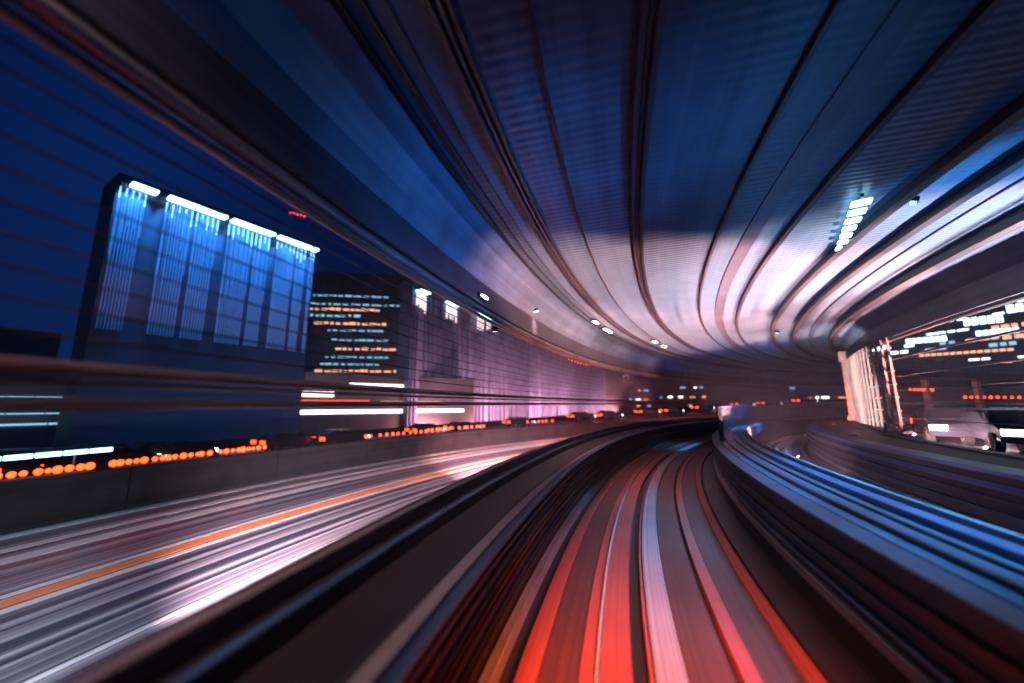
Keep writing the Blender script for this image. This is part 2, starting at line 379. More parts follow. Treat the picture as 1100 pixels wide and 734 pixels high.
# ------------------------------------------------------------------ overhead deck
oh = empty('overhead_deck')
tag(oh, 'corrugated deck arching over the tracks with long dark seams', 'deck')
CE = 3.15
sweep('soffit', [(-1.95, CE), (6.5, CE), (6.5, CE+.4), (-1.95, CE+.4)], M['soffit'], -14, 82, .6, parent=oh)
def seam(d0, d1, h, m='joint'): sweep('seam', rect(d0, d1, CE-h, CE-.002), M[m], -14, 82, .5, parent=oh)
for d0, d1, h, m in ((-1.88, -1.84, .05, 'joint'), (-1.70, -1.67, .04, 'joint'), (-1.52, -1.50, .03, 'jointlight'), (-1.20, -1.15, .07, 'joint'), (-1.12, -1.09, .04, 'jointlight'), (-1.04, -1.0, .05, 'joint'),
                     (-.42, -.39, .03, 'jointlight'), (.45, .50, .07, 'joint'), (.52, .55, .04, 'jointlight'), (.58, .64, .08, 'joint'), (1.93, 1.98, .06, 'joint'), (2.42, 2.68, .02, 'fascia'),
                     (3.08, 3.16, .08, 'joint'), (4.28, 4.42, .14, 'joint'), (5.08, 5.22, .15, 'joint'), (5.7, 5.73, .03, 'joint')): seam(d0, d1, h, m)
sweep('haunch', [(-1.95, CE-.001), (-2.2, 3.02), (-2.42, 2.72), (-2.5, 2.44), (-2.62, 2.44), (-2.62, CE+.4), (-1.95, CE+.4)], M['haunch'], -14, 82, .5, parent=oh)
sweep('fascia', rect(-2.66, -2.50, 1.90, 2.438), M['fascia'], -14, 82, .5, parent=oh)
sweep('inner_haunch', [(6.502, CE-.001), (6.9, 2.95), (7.15, 2.6), (7.3, 2.6), (7.3, CE+.4), (6.502, CE+.4)], M['haunch'], -14, 82, .6, parent=oh)
sweep('inner_beam', bev(6.42, 6.60, CE-.22, CE-.004, .02), M['joint'], -14, 82, .6, parent=oh)
sweep('inner_fascia', rect(7.17, 7.3, 2.05, 2.598), M['fascia'], -14, 82, .6, parent=oh)
ep = empty('edge_pipes')
tag(ep, 'bundle of thick grey pipes along the lower left edge of the overhead deck', 'pipe')
sweep('pipe', circ(-2.47, 1.83, .062, 14), M['pipe'], -14, 82, .4, parent=ep, smooth=True)
sweep('pipe', circ(-2.50, 1.72, .038, 12), M['handrail'], -14, 82, .4, parent=ep, smooth=True)
sweep('pipe', circ(-2.44, 1.93, .025, 10), M['joint'], -14, 82, .4, parent=ep, smooth=True)
tag(sweep('inner_pipe', circ(7.1, 1.95, .06, 12), M['joint'], -14, 82, .5, smooth=True), 'dark pipe under the inner edge of the overhead deck on the right', 'pipe')
tag(sweep('inner_pipe', circ(7.1, 1.35, .03, 12), M['joint'], -14, 82, .5, smooth=True), 'slim dark pipe below the inner edge of the overhead deck on the right', 'pipe')

# handrails and wires on the left
tag(sweep('handrail', circ(-2.5, .17, .035, 12), M['handrail'], -14, 82, .4, smooth=True), 'upper round handrail on the left side of the guideway', 'handrail')
tag(sweep('handrail', circ(-2.5, .10, .016, 10), M['handrail'], -14, 82, .4, smooth=True), 'slim round handrail just beneath the upper left handrail', 'handrail')
tag(sweep('handrail', circ(-2.5, .0, .030, 12), M['handrail'], -14, 82, .4, smooth=True), 'lowest round handrail on the left side of the guideway', 'handrail')
for i, z in enumerate((.32, .46, .60, .74, .88, 1.02, 1.17, 1.32, 1.47, 1.6)):
    tag(sweep('fence_wire', circ(-2.5, z, .007, 5), M['cable'], -14, 82, .5), 'thin dark fence wire strung between the left handrails and the overhead pipes', 'wire', 'wires along the left side of the guideway')
for i, z in enumerate((-.4, .0, .4, .8)):
    tag(sweep('fence_wire', circ(7.05, z, .008, 5), M['cable'], -14, 82, .6), 'thin dark wire along the open right side of the second track', 'wire', 'wires along the right side of the guideway')

# columns on the inside of the bend
def column(s, label):
    t = empty('column', pos(s, 6.98, -.8), head(s)); tag(t, label, 'column', 'columns on the inside of the bend')
    MB().box(-.17, .17, -.22, .22, 0, 3.0, .03).build('shaft', M['column'], t)
    MB().box(-.24, .24, -.3, .3, .001, .22, .03).build('base', M['column'], t)
    MB().box(-.26, .26, -.34, .34, 2.9, 3.4, .05).build('capital', M['column'], t)
for i, s in enumerate((26.5, 34, 42, 50, 58, 66)):
    column(s, ['reddish column nearest the camera where the inner edge of the bend turns away', 'second reddish column on the inside of the bend', 'third reddish column on the inside of the bend', 'fourth column on the inside of the bend', 'fifth column on the inside of the bend', 'farthest column on the inside of the bend'][i])

ls = empty('lattice_screen', pos(18, 7.08, -.79)); tag(ls, 'pale lattice screen between deck and ledge beside the reddish column', 'screen')
def child_sweep(name, prof, m, s0, s1, parent):
    o = sweep(name, prof, m, s0, s1, .5); o.parent = parent; o.location = -parent.location
for z in (-.6, -.2, .2, .6, 1.0, 1.7): child_sweep('rail', rect(7.06, 7.10, z-.02, z+.02), M['kerbpink'], 16, 38, ls)
for i in range(34):
    s_ = 16+i*.66; p_ = pos(s_, 7.02, 0) - ls.location
    MB().box(-.03, .03, -.035, .035, -.79, 2.04).build('post', M['kerbpink'], ls, p_, head(s_))
# ------------------------------------------------------------------ lamps
def ceiling_lamp(s, d, z, L, wd, m, label, yawx=0):
    t = empty('ceiling_lamp', pos(s, d, z), head(s)+yawx); tag(t, label, 'lamp', 'lamps under the overhead deck')
    MB().box(-wd/2-.02, wd/2+.02, -L/2-.03, L/2+.03, -.05, -.003, .01).build('housing', M['metal'], t)
    MB().box(-wd/2, wd/2, -L/2, L/2, -.075, -.051, .008).build('diffuser', m, t)
    return t
ceiling_lamp(14.0, -1.6, CE-.04, .5, .12, E_['white'], 'left white lamp on the curved left part of the overhead deck')
ceiling_lamp(15.8, -1.6, CE-.04, 1.0, .12, E_['white'], 'right white lamp on the curved left part of the overhead deck')
ceiling_lamp(19.8, -.49, CE-.04, .5, .14, E_['white'], 'left small white lamp under the middle of the overhead deck')
ceiling_lamp(21.6, -.49, CE-.04, .6, .14, E_['white'], 'right small white lamp under the middle of the overhead deck')
# ladder-like cluster of panels at the right
cl = empty('lamp_cluster', pos(7.8, 4.02, CE-.03), head(7.7)-.24); tag(cl, 'ladder-like cluster of dazzling white lamp panels under the deck on the right', 'lamp')
MB().box(-.02, .02, -1.15, 1.2, -.06, -.01).build('carrier', M['metal'], cl)
for k in range(7):
    y = -1.05 + k*.34
    MB().box(-.11+.010*k, .13-.008*k, y, y+.17, -.10, -.062, .008).build('lamp_panel', E_['coolwhite'], cl)
# fascia lamp
fl = empty('fascia_lamp', pos(6.75, -2.47, 2.13), head(6.75)); tag(fl, 'bright white oval lamp fixed to the dark left fascia', 'lamp')
MB().box(-.03, .02, -.22, .22, -.05, .05, .02).build('housing', M['metal'], fl)
MB().ball((.03, 0, 0), .05, .5, 3.8, .7).build('lens', E_['white'], fl)

def bead_row(name, pts, label, m, group, r=.03, cat='marker lamp'):
    t = empty(name, pts[0]); tag(t, label, cat, group)
    mb = MB()
    for a, b in zip(pts[:-1], pts[1:]):
        mb.cyl(a-pts[0]-Vector((0, 0, r*1.3)), b-pts[0]-Vector((0, 0, r*1.3)), r*.5, seg=6)
    mb.build('rail', M['metal'], t)
    for p in pts: MB().ball(tuple(p-pts[0]), r*random.uniform(.62, 1.0)).build('lamp', m, t)

# ------------------------------------------------------------------ lit tower with lamp panels on its crown (far left)
def facade_thing(name, p1, p2, z0, z1, depth, m, label, cat='building'):
    """building whose front runs from p1 to p2; local x along the front, local -y towards the camera"""
    p1, p2 = Vector(p1), Vector(p2); dx = p2-p1; L = dx.length
    t = empty(name, (p1.x, p1.y, z0), math.atan2(dx.y, dx.x)); tag(t, label, cat)
    H = z1-z0
    MB().box(0, L, 0, depth, 0, H).build('wall', m, t)
    MB().box(-.05, L+.05, -.06, depth+.05, H+.002, H+.22, .03).build('roof_edge', m, t)
    return t, L, H
t, L, H = facade_thing('floodlit_building', (-40.6, 23.2), (-34.3, 40.4), -10, 20.3, 5, M['bface'], 'dark blue building with a row of dazzling blue-white crown lamps at far left')
zl = 29.6
units = [(.7, 2.6, [(0.2, 1.9)]), (3.3, 8.2, [(3.4, 5.4), (5.8, 7.6)]), (8.6, 13.0, [(8.6, 10.9), (11.3, 12.7)]), (13.4, 17.4, [(13.6, 15.6), (16.0, 17.0)]), (17.6, 18.3, [(17.7, 18.1)])]
for x0, x1, grp in units:
    MB().box(x0, x1, -1.0, -.05, zl+.15, zl+.45, .05).build('lamp_housing', M['metal'], t)
    MB().box(x0+.05, x1-.05, -1.05, -.1, zl-.12, zl+.13, .06).build('lamp_panel', E_['coolwhite'], t)
    for g0, g1 in grp:
        n = max(1, int((g1-g0)/.42))
        for k in range(n+1):
            x = g0 + (g1-g0)*k/max(1, n)
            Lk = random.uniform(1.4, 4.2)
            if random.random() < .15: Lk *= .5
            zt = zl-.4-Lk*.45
            MB().box(x-.03, x+.03, -.24, -.19, zt, zl-.4).build('glow_streak', E_['streakblue'], t)  # glowing bar in the shape of a light streak below the lamp
            MB().box(x-.02, x+.02, -.235, -.195, zt-random.uniform(2.5, 7), zt-.01).build('glow_streak', E_['streakdim'], t)  # dimmer bar below, the streak's fade put into emission
        a = bpy.data.lights.new('wash', 'AREA'); a.shape = 'RECTANGLE'; a.size = g1-g0; a.size_y = .3; a.energy = 700*(g1-g0); a.color = (.08, .40, 1.0); a.spread = rad(70)
        ao = bpy.data.objects.new('wash_light', a); C.objects.link(ao); ao.parent = t; ao.location = ((g0+g1)/2, -.62, zl-.2); ao.rotation_euler = (rad(6), 0, 0)
for x0, x1, grp in units:
    for g0, g1 in grp:
        n = max(1, round((g1-g0)/.22))
        for k in range(n):
            x = g0+(g1-g0)*(k+.5)/n
            MB().box(x-.05, x+.05, -.18, -.003, H-14, H-.6).build('fin', M['fin'], t)

# second floodlit building (centre left), pinkish
t, L, H = facade_thing('ribbed_building', (-29.2, 58.3), (16, 213), -10, 21.2, 3, M['bpink'], 'long ribbed building in pink light with white crown lamps behind the handrails')
zl = 29.6
for x0, x1 in ((.6, 3.2), (9.0, 12.6), (20, 26)):
    MB().box(x0, x1, -1.3, -.05, zl+.15, zl+.45, .05).build('lamp_housing', M['metal'], t)
    MB().box(x0+.05, x1-.05, -1.35, -.1, zl-.12, zl+.13, .06).build('lamp_panel', E_['coolwhite'], t)
    n = 6
    for k in range(n):
        x = x0 + (x1-x0)*(k+.5)/n
        MB().box(x-.08, x+.08, -.4, -.25, zl-.6-random.uniform(1.6, 3.0), zl-.5).build('glow_streak', E_['pinkwhite'], t)  # light streak under the crown lamp built as a glowing bar
for k in range(120):
    x = .3 + k*(L-.6)/119 + random.uniform(-.45, .45); fw = random.choice((.05, .08, .12, .3))
    MB().box(x-fw, x+fw, -random.uniform(.25, .7), -.003-.0005*(k % 5), 1+random.uniform(0, 3), H-random.uniform(.8, 9)).build('fin', M['bpink'], t)
for k in range(12):
    a = bpy.data.lights.new('wash', 'AREA'); a.shape = 'RECTANGLE'; a.size = 3; a.size_y = 1; a.energy = random.choice((4500, 8000, 14000)); a.color = (1.0, .34, .36); a.spread = rad(150)
    ao = bpy.data.objects.new('wash_light', a); C.objects.link(ao); ao.parent = t; ao.location = (3+k*11.5, -7, 5); ao.rotation_euler = (rad(125), 0, 0)

# dark tower with lit window rows
def polar(az, r, z=0): return Vector((r*math.sin(rad(az)), r*math.cos(rad(az)), z))
t, L, H = facade_thing('office_tower', polar(-42.4, 96), polar(-25.2, 88), -10, 30, 18, M['bdark'], 'dark office tower with broken rows of cyan and orange lit windows')
rows = [(27.6, 14, 'c', .1), (25.6, 16, 'c', 0), (24.3, 14, 'w', 0), (22.8, 10, 'c', 0), (21.0, 12, 'w', .2), (19.5, 9, 'c', .35), (17.3, 8, 'c', .4), (15.2, 12, 'w', .45), (13.4, 10, 'c', .35), (11.8, 9, 'c', .3), (10.2, 13, 'w', .25), (8.3, 8, 'c', .3)]
for zz, n, c, off in rows:
    x = 1.0 + off*L*.7
    for k in range(n):
        wl = random.uniform(.5, 1.6)
        if x+wl > L-.5: break
        h_ = random.uniform(.28, .5)
        big = c == 'w' or (zz in (24.3, 22.8))
        MB().box(x, x+wl, -.08, -.004, zz+10-3.2, zz+10-3.2+h_*(1.2 if big else .7)).build('window', E_['winwarm' if c == 'w' else 'wincool'], t)
        x += wl+random.uniform(.12, .7)
# mast lamps
for az, r, z, l_ in ((-42.9, 100, 45.6, 'slim dark radio mast with red lamps left of the office tower top'), (-33.2, 104, 48.6, 'slim dark radio mast with red lamps above the office tower')):
    b = polar(az, r, -10); m_ = empty('radio_mast', b, rad(-az)); tag(m_, l_, 'mast')
    MB().cyl((0, 0, 0), (0, 0, z+10), .25, .08, 8).build('mast_pole', M['metal'], m_)
    MB().box(-1.6, 1.6, -.06, .06, z+9.6, z+9.75).build('cross_arm', M['metal'], m_)
    for k in range(5): MB().ball((-1.5+k*.75, -.1, z+10+.1*(k % 2)), .16).build('lamp', E_['red'], m_)

# low halls, bright strips in place of light streaks
def hall(p1, p2, z1, strips, label, depth=12, mat='bdark'):
    t, L, H = facade_thing('low_hall', p1, p2, -10, z1, depth, M[mat], label)
    for x0, x1, z, h_, m in strips:
        x = x0*L
        while x < x1*L-.2:
            wl = min(random.uniform(1.2, 3.0), x1*L-x)
            MB().box(x, x+wl-.08, -.12, -.004, z+10-h_/2, z+10+h_/2).build('lit_strip', E_[m], t); x += wl
    return t
hall(polar(-46, 62), polar(-17, 72), 4.4, [(.08, .30, 1.4, .7, 'winwhite'), (.36, .62, 2.9, .5, 'winwhite'), (.12, .94, -1.2, .55, 'winwhite'), (.12, .45, .35, .25, 'amber'), (.5, .8, .3, .2, 'winwarm')], 'low dark hall added to carry long white light streaks behind the left handrails')  # glowing strips stand in for streaks of street and vehicle lights
hall(polar(-72, 58), polar(-50, 60), 2.0, [(0, .55, -.9, .12, 'wincool'), (.2, .8, -1.9, .16, 'wincool'), (.1, .5, .6, .12, 'wincool'), (.45, .95, -.2, .1, 'wincool'), (.0, .3, -2.6, .12, 'wincool')], 'low dark building with thin cyan window bands at far left')
gs = empty('streak_canopy', polar(-66, 60, -10), rad(62)); tag(gs, 'canopy added to carry a cyan-white light streak beyond the far carriageway', 'canopy')
MB().box(-9, 8.2, 0, 8, 6.3, 6.9, .05).build('canopy_roof', M['bdark'], gs)
MB().box(-9, 8.2, -.12, -.004, 6.32, 6.85, .03).build('light_band', E_['cyanwhite'], gs)  # glowing edge stands in for a long blue-white light streak
for x in (-6, 0, 6): MB().cyl((x, 4, 0), (x, 4, 6.3), .2).build('post', M['metal'], gs)

# far skyline so the horizon is never empty
sky_b = [(-88, 160, 14, 40), (-70, 170, 20, 60), (-58, 190, 12, 44), (-14, 210, 30, 36), (-2, 190, 18, 30), (8, 200, 12, 34), (17, 190, 16, 28), (26, 210, 14, 40), (34, 200, 22, 30), (44, 190, 18, 42), (55, 180, 30, 40), (66, 170, 24, 50)]
for i, (az, r, h_, wd) in enumerate(sky_b):
    t, L, H = facade_thing('distant_building', polar(az-8, r), polar(az+8, r), -10, h_, 20, M['bdark'],
        ['slab block at the left edge of the skyline', 'tall block left of the floodlit building', 'block behind the floodlit building', 'block behind the pink ribbed building', 'dark block above the start of the bend', 'low block under the middle of the deck', 'block right of the middle of the deck', 'low block left of the reddish column', 'block right of the reddish column', 'block behind the right wall of windows', 'block near the right edge', 'rightmost block of the skyline'][i])
    for zr in range(3):
        zz = -1 + zr*3.6 + random.uniform(-1, 1)
        if zz > h_-1: continue
        x = random.uniform(.05, .5)*L
        for k in range(random.randint(3, 7)):
            wl = random.uniform(.8, 2.4)
            if x+wl > L: break
            MB().box(x, x+wl, -.1, -.004, zz+10, zz+10+random.uniform(.4, .8)).build('window', E_[random.choice(['winwarm', 'wincool', 'winwhite'])], t)
            x += wl+random.uniform(.3, 4)

# tower on the right with groups of bright windows
t, L, H = facade_thing('window_tower', polar(30.5, 96), polar(50, 84), -10, 26, 14, M['bdark'], 'dark tower at right with groups of blue-white windows')
def wgroup(az0, az1, tn, h_, n, m='coolwin'):
    for k in range(n):
        a = az0+(az1-az0)*(k+.1)/n; b_ = az0+(az1-az0)*(k+.85)/n
        f = lambda q: (q-30.5)/19.5*L*1.0
        r = 96+(84-96)*(a-30.5)/19.5; zc = tn*r
        MB().box(f(a), f(b_), -.1, -.004, zc+10-h_/2, zc+10+h_/2).build('window', E_[m], t)
E_['coolwin'] = glow('blue_white_window', (.45, .75, 1.0), 5)
for a0, a1, y, h_, n, m in ((33.2, 34.8, .158, 1.3, 5, 'coolwin'), (36.2, 38.2, .150, 1.3, 5, 'coolwin'), (40.4, 42.8, .136, 1.1, 5, 'coolwin'), (33.0, 34.6, .104, .8, 5, 'coolwin'), (36.2, 39.2, .112, .8, 7, 'coolwin'), (41, 43.5, .115, .7, 6, 'coolwin'),
                         (39.8, 42.6, .175, .25, 9, 'wincool'), (33, 37.8, .170, .25, 12, 'wincool'), (38.6, 41.5, .163, .3, 8, 'winwhite'), (31.5, 34, .06, .35, 8, 'winwhite'), (36, 44, .055, .3, 12, 'wincool'),
  (34.8, 36.2, .128, .6, 4, 'winwhite'), (43, 46, .150, 1.0, 6, 'coolwin'), (43.6, 47, .10, .6, 7, 'coolwin'), (31.4, 33, .135, .5, 5, 'winwhite'), (31.6, 35, .085, .4, 9, 'winwarm'), (37, 43, .085, .35, 14, 'winwarm'), (31.5, 33, .155, .5, 4, 'coolwin')):
    wgroup(a0, a1, y, h_, n, m)

def wband(az0, az1, tn, h_, m):
    f = lambda q: (q-30.5)/19.5*L
    zc = tn*(96-12*(az0-30.5)/19.5); mb = MB(); x = f(az0)
    while x < f(az1):
        wl = random.uniform(.5, 1.3); mb.box(x, x+wl, -.09, -.004, zc+10-h_/2, zc+10+h_/2); x += wl+random.uniform(.15, .5)
    mb.build('window_band', E_[m], t)
for tn in (.038, .048, .063, .072, .094, .104, .122, .143, .163):
    a = 30.8+random.uniform(0, 1.5)
    while a < 47:
        b_ = a+random.uniform(.5, 2.6); wband(a, min(b_, 48), tn+random.uniform(-.001, .001), random.uniform(.18, .55), random.choice(['winwarm', 'wincool', 'coolwin', 'winwhite', 'winwarm'])); a = b_+random.uniform(.5, 2.8)

# ------------------------------------------------------------------ cars
def make_car():
    t = empty('parked_car'); tag(t, 'x', 'car')
    mb = MB()
    out = [(-2.1, .35), (2.1, .35), (2.15, .62), (2.0, .82), (1.15, .95), (.45, 1.38), (-1.1, 1.42), (-1.75, 1.02), (-2.12, .95), (-2.18, .6)]
    mb.prism(out, -.86, .86)
    for v in mb.bm.verts:
        if v.co.z > 1.1: v.co.x *= .78
        elif v.co.z > .9: v.co.x *= .95
    bmesh.ops.bevel(mb.bm, geom=list(mb.bm.edges), offset=.05, segments=2, affect='EDGES')
    mb.build('body', M['carpaint'], t, smooth=False)
    g = MB(); g.box(-.60, .60, -1.72, -1.30, 1.05, 1.10, mat=Matrix.Translation((0, -.02, 0)))
    g.bm.free(); g = MB(); a = [g.bm.verts.new(v) for v in ((-.70, -1.73, 1.06), (.70, -1.73, 1.06), (.58, -1.19, 1.38), (-.58, -1.19, 1.38))]; g.bm.faces.new(a)
    r = bmesh.ops.extrude_face_region(g.bm, geom=g.bm.faces[:]); bmesh.ops.translate(g.bm, vec=(0, -.025, .03), verts=[e for e in r['geom'] if isinstance(e, bmesh.types.BMVert)])
    g.build('rear_window', M['glass'], t)
    g = MB(); a = [g.bm.verts.new(v) for v in ((-.72, 1.08, .98), (.72, 1.08, .98), (.6, .5, 1.34), (-.6, .5, 1.34))]; g.bm.faces.new(a)
    r = bmesh.ops.extrude_face_region(g.bm, geom=g.bm.faces[:]); bmesh.ops.translate(g.bm, vec=(0, .025, .03), verts=[e for e in r['geom'] if isinstance(e, bmesh.types.BMVert)])
    g.build('windscreen', M['glass'], t)
    for sx in (-1, 1):
        g = MB(); g.prism([(-1.35, 1.04), (.75, 1.02), (.35, 1.30), (-1.0, 1.32)], sx*.76, sx*.80); g.build('side_window', M['glass'], t)
        MB().box(min(sx*.30, sx*.86), max(sx*.30, sx*.86), -2.225, -2.13, .66, .92, .03).build('tail_light', E_['amber'], t)
        MB().box(min(sx*.36, sx*.84), max(sx*.36, sx*.84), 2.06, 2.175, .58, .78, .02).build('headlight', E_['white'], t)
        for y in (-1.3, 1.35):
            w_ = MB().cyl((sx*.66, y, .32), (sx*.885, y, .32), .32, seg=18).build('wheel', M['tyre'], t)
            MB().cyl((sx*.88, y, .32), (sx*.895, y, .32), .2, seg=12).build('rim', M['carpale'], w_)
    MB().box(-.26, .26, -2.215, -2.17, .50, .62).build('number_plate', M['plate'], t)
    return t
proto = make_car(); first = [True]
def car(p, rz, label, group):
    o = proto if first[0] else copy_tree(proto); first[0] = False
    o.location = p; o.rotation_euler = (0, 0, rz); o['label'] = label; o['group'] = group
    return o
fcars = [(.1, -1.5, 'car cut by the left edge of the photo, on the far carriageway'), (.62, 1.2, 'car in the nearest lane of the far carriageway, at far left'), (1.15, 1.4, 'car in the nearest lane of the far carriageway, second of that lane'), (1.65, 1.5, 'car in the nearest lane of the far carriageway, third of that lane'),(.35, 0, 'leftmost car on the far carriageway, tail lamps glowing amber'), (.95, -1.2, 'second car from the left on the far carriageway, amber tail lamps'),
         (1.4, 0, 'third car from the left on the far carriageway, amber tail lamps'), (1.78, -1.0, 'fourth car from the left on the far carriageway, amber tail lamps'), (2.15, 0, 'fifth car from the left on the far carriageway, just left of the gap in traffic'),
         (2.85, -.6, 'car on the far carriageway after the gap, below the white light bands'), (3.12, .5, 'car on the far carriageway close ahead of the one below the white bands'),
         (3.75, -.6, 'car left of the centre of the far carriageway with amber tail lamps'), (4.05, .4, 'car at the centre of the far carriageway where it starts to climb'), (4.8, 0, 'lone car on the climbing part of the far carriageway'),
         (5.75, -.8, 'first car of the distant pair beside the bend'), (6.1, .6, 'second car of the distant pair beside the bend'), (6.9, -.8, 'car on the ramp behind the fence, left of two'), (7.25, .7, 'car on the ramp behind the fence, right of two'),
         (8.0, 0, 'far car on the ramp seen over the panel fence'), (8.9, -.8, 'farther car high on the ramp'), (9.3, .7, 'farthest car high on the ramp'), (10.0, 0, 'last car at the top of the ramp')]
for tt, off, lb in fcars:
    p = fpos(tt); q = fpos(tt+.02); tg = (q-p); tg.z = 0; tg.normalize(); nr = Vector((tg.y, -tg.x, 0))
    car(p+nr*off, math.atan2(-tg.x, tg.y)+0, lb, 'cars on the far carriageway')
for s, d, lb in ((25.2, 9.9, 'left car with dazzling headlamps on the road inside the bend'), (22.0, 10.9, 'middle car with dazzling headlamps on the road inside the bend'), (19.0, 11.6, 'right car with dazzling headlamps on the road inside the bend'), (34.0, 12.5, 'car farther back on the road inside the bend')):
    car(pos(s, d, -1.592), head(s)+math.pi, lb, 'cars on the road inside the bend')

BEADS = [(4.2, 7.3, 19, 'amber beads in place of tail-light trails over the noise barrier, leftmost row at the edge of the photo'), (7.7, 9.9, 14, 'amber beads in place of tail-light trails over the noise barrier, second row from the left'),
         (10.2, 11.6, 9, 'amber beads in place of tail-light trails over the noise barrier, third row from the left'), (16.0, 21.0, 14, 'amber beads in place of tail-light trails over the noise barrier, below the glaring white bands'),
         (19.9, 21.6, 6, 'amber beads in place of tail-light trails over the noise barrier, row just left of the centre of the photo'), (22.4, 24.6, 7, 'amber beads in place of tail-light trails over the noise barrier, longer row nearest the centre of the photo'), (29.0, 31.6, 6, 'amber beads in place of tail-light trails over the noise barrier, farthest row round the bend')]
# beads in place of amber light trails, right side
bead_row('amber_beads', [pos(56+.9*k, 7.0, .55+.0*k) for k in range(14)], 'long row of amber beads in place of light trails low on the right beyond the bend', E_['amber'], 'rows of amber light beads', .12)
bead_row('amber_beads', [pos(47+.8*k, 7.0, 1.1) for k in range(6)], 'short row of amber beads in place of light trails right of the reddish column', E_['amber'], 'rows of amber light beads', .10)
for s0_, s1_, n_, lb in BEADS:  # beads added in the shape of passing tail-light trails
    bead_row('amber_beads', [pos(s0_+(s1_-s0_)*(k+random.uniform(-.25, .25))/(n_-1), -16.5, -1.98 if s0_ < 15 else -1.93 if s0_ < 19 else -1.85 if s0_ < 27 else -1.72) for k in range(n_)], lb, E_['amber'], 'rows of amber light beads', .12)
lb_ = empty('streak_bar', pos(5.6, -16.5, -1.50)); tag(lb_, 'long cyan-white bar in place of a light streak above the noise barrier at the left edge', 'lamp')  # bar and posts added in the shape of a passing light streak
for k in range(9):
    s_ = 3.9+k*.44; MB().box(-.06, .06, -.27, .27, -.07, .07, .03).build('streak_segment', E_['cyanwhite'], lb_, pos(s_, -16.42, -1.50)-lb_.location, head(s_))
for s_ in (4.2, 5.6, 7.0): MB().cyl((0, 0, -.68), (0, 0, -.08), .03).build('post', M['metal'], lb_, pos(s_, -16.52, -1.50)-lb_.location)
bead_row('amber_beads', [pos(13.5+.35*k, -2.52, 1.62) for k in range(8)], 'orange glowing beads under the edge pipes of the deck', E_['amber'], 'rows of amber light beads', .028)

# ------------------------------------------------------------------ added fill lights, fixtures made up to hold them
def fill_light(s, d, z, ts, td, tz, energy, color, size, blend, label, group='added fill lights of the guideway', lensm='white'):
    p = pos(s, d, z); q = pos(ts, td, tz)
    t = empty('fill_light', p); tag(t, label, 'fill_light', group)
    dr = (q-p).normalized(); t.rotation_euler = dr.to_track_quat('-Z', 'Y').to_euler()
    MB().box(-.07, .07, -.05, .05, .03, .11, .015).build('housing', M['metal'], t)
    MB().box(-.055, .055, -.035, .035, .008, .028).build('lens', E_[lensm], t)
    l = bpy.data.lights.new('fill_lamp', 'SPOT'); l.energy = energy; l.color = color; l.spot_size = rad(size); l.spot_blend = blend; l.shadow_soft_size = .1
    lo = bpy.data.objects.new('fill_lamp', l); C.objects.link(lo); lo.parent = t
WARM = (1.0, .60, .55); COOL = (.62, .80, 1.0)
BLUE = (.02, .26, 1.0); PINK = (1.0, .52, .50)
WP = (1.0, .36, .29)
fill_light(15, 8.3, -1.12, 14.5, 3.8, CE, 15000, WP, 84, .25, 'floodlight added on the inner barrier to light the deck above, nearest')
fill_light(21, 8.3, -1.12, 20, 3.0, CE, 16000, WP, 90, .4, 'floodlight added on the inner barrier by the reddish column')
fill_light(11.0, 4.66, -1.99, 12.3, .4, CE, 21000, WP, 88, .4, 'floodlight added in the bed of the second track, aimed at the middle of the deck')
fill_light(19.0, 4.66, -1.99, 19.5, 0, CE, 15000, WP, 100, .3, 'floodlight added in the bed of the second track, farther round the bend')
fill_light(9.0, 8.3, -1.12, 10.5, 5.6, CE, 26000, (1.0, .60, .54), 74, .7, 'whitish floodlight added on the inner barrier at the right edge')
fill_light(6.0, 8.3, -1.12, 7.0, 6.2, CE, 10000, (.10, .45, 1.0), 44, .9, 'azure floodlight added on the inner barrier outside the picture at right')
fill_light(8.0, 4.68, -1.99, 8.4, -2.3, 2.8, 16000, WP, 38, .7, 'floodlight added in the second track bed shining across at the left haunch, nearer')
fill_light(15, 4.68, -1.99, 14, -2.3, 2.8, 13000, WP, 44, .9, 'floodlight added in the second track bed shining across at the left haunch, farther')
fill_light(-4.0, 5.08, -1.45, 1.0, -2.3, 2.7, 250, BLUE, 50, .9, 'blue floodlight added on the inner side wall behind the camera')
fill_light(24, 5.08, -1.45, 26, 0, CE, 1200, BLUE, 110, .9, 'blue floodlight added on the inner side wall round the bend', lensm='dim')
fill_light(8, -2.75, 1.7, 20, -10, -3.5, 9000, (1.0, .50, .52), 60, .9, 'floodlight added under the left deck edge to light the expressway')
fill_light(-2, -4.15, -2.0, 8, -15, -3.5, 14000, (.80, .82, 1.0), 60, 1.0, 'floodlight added on the near expressway barrier behind the camera')
fill_light(3, -4.15, -2.46, 16, -13, -3.5, 60000, (1.0, .66, .74), 74, 1.0, 'floodlight added on the near expressway barrier level with the leftmost cars')
fill_light(12, -4.15, -2.4, 24, -13, -5.5, 260000, (1.0, .42, .46), 58, 1.0, 'floodlight added on the near expressway barrier half way round the bend')
tag(sweep('concrete_screen', rect(6.92, 7.04, -.79, 1.3), M['column'], 27.2, 38, .6), 'pale screen wall glowing red behind the reddish column', 'screen')
fill_light(20, 8.35, -1.0, 27, 12.5, -1.6, 7000, (1.0, .52, .50), 80, .9, 'floodlight added on the inner barrier to light the road inside the bend', lensm='dim')
fill_light(32, 8.35, -1.0, 40, 13, -1.6, 9000, (1.0, .50, .48), 90, .9, 'farther floodlight added on the inner barrier to light the road inside the bend', lensm='dim')
fill_light(17.0, 6.1, -.99, 22.5, 7.1, 1.8, 7000, (1.0, .66, .60), 80, .9, 'floodlight added on the inner ledge to whiten the lattice screen', lensm='dim')
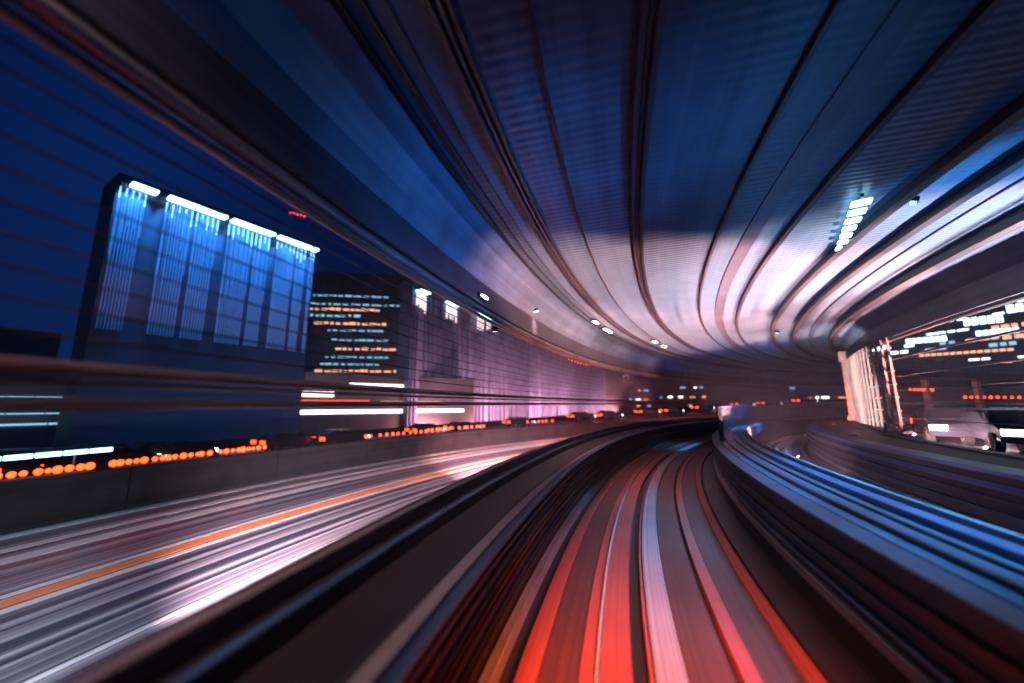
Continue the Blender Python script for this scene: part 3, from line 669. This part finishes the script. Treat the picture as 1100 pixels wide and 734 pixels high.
fill_light(24.5, 6.2, -.9, 31, 6.9, .2, 900, (1.0, .12, .07), 90, .9, 'red floodlight added at the foot of the reddish column', lensm='red')
fill_light(22, -2.75, 1.7, 32, -9, -3.5, 60000, (1.0, .22, .24), 80, .9, 'farther floodlight added under the left deck edge to light the expressway')
fill_light(-3, -2.75, 1.7, 6, -13, -3.5, 800, (.30, .40, 1.0), 60, .9, 'floodlight added under the left deck edge behind the camera')
fill_light(-.5, -2.30, 2.6, 2.4, -2.5, .1, 420, (1.0, .56, .50), 90, .9, 'small added downlight over the left parapet near the camera')  # added to brighten handrails and parapet
fill_light(10.0, -2.40, 2.6, 11, -1.7, -1.1, 700, (1.0, .35, .35), 100, .9, 'small added downlight over the left parapet farther round the bend')
for s_, lb in ((4, 'added blue downlight over the centre walkway, nearest of those in view'), (7.0, 'added blue downlight over the centre walkway, second in view'), (20, 'added blue downlight over the centre walkway, farthest round the bend')):
    fill_light(s_, 4.50, CE-.16, s_+.8, 2.7, -1.1, 3400, (.05, .42, 1.0), 56, .9, lb, 'added blue downlights over the centre walkway', lensm='cyan')  # added to turn the walkway blue
def fill_trough(s, L, energy, col, label):  # added fill light, hidden behind the centre walkway
    p = pos(s, 4.66, -2.0); q = pos(s+1.5, -1.6, 2.9)
    t = empty('fill_trough', p, head(s)); tag(t, label, 'light trough', 'fill lights added in the second track bed')
    MB().box(-.09, .09, -L/2, L/2, -.10, -.02, .01).build('housing', M['metal'], t)
    MB().box(-.07, .07, -L/2+.05, L/2-.05, -.018, -.006).build('lens', E_['dim'], t)
    l = bpy.data.lights.new('trough_lamp', 'AREA'); l.shape = 'RECTANGLE'; l.size = .14; l.size_y = L; l.energy = energy; l.color = col; l.spread = rad(150)
    o = bpy.data.objects.new('trough_lamp', l); C.objects.link(o); o.parent = t; o.location = (0, 0, .01); o.rotation_euler = (math.pi, rad(-40), 0)
fill_trough(8.8, 4.0, 90, (.02, .30, 1.0), 'long blue light trough added in the bed of the second track, beside the camera')
fill_light(1.5, 8.3, -1.12, 5.6, -2.5, 2.5, 6000, (.02, .30, 1.0), 34, 1.0, 'azure floodlight added on the inner barrier aimed across at the left haunch')
fill_trough(15.5, 6.0, 200, (.10, .36, 1.0), 'long blue light trough added in the bed of the second track, farther on')
# tail lamps of the train the picture is taken from
tl = empty('train_tail_lamp', (.3, -1.0, -.75)); tag(tl, 'red tail lamp at the end of the train, just behind the camera', 'lamp')
MB().box(-.3, .3, -.1, .0, -.06, .06, .02).build('housing', M['metal'], tl)
MB().box(-.26, .26, .003, .012, -.04, .04).build('lens', E_['red'], tl)
l = bpy.data.lights.new('tail_lamp', 'SPOT'); l.energy = 12000; l.color = (1.0, .17, .045); l.spot_size = rad(46); l.spot_blend = .9; l.shadow_soft_size = .12
lo = bpy.data.objects.new('tail_lamp', l); C.objects.link(lo); lo.parent = tl; lo.location = (0, .03, 0); lo.rotation_euler = (rad(90-27), 0, rad(-3))

# ------------------------------------------------------------------ thin haze added for glow around the lights
hm = bpy.data.materials.new('haze'); hm.use_nodes = True; t_ = hm.node_tree
t_.nodes.remove(t_.nodes['Principled BSDF'])
pv = t_.nodes.new('ShaderNodeVolumePrincipled'); pv.inputs['Color'].default_value = (.5, .68, 1.0, 1); pv.inputs['Density'].default_value = .0008; pv.inputs['Anisotropy'].default_value = .3
t_.links.new(pv.outputs[0], t_.nodes['Material Output'].inputs['Volume'])
tag(MB().box(-260, 320, -80, 280, -11.4, 60).build('haze', hm), kind='stuff')
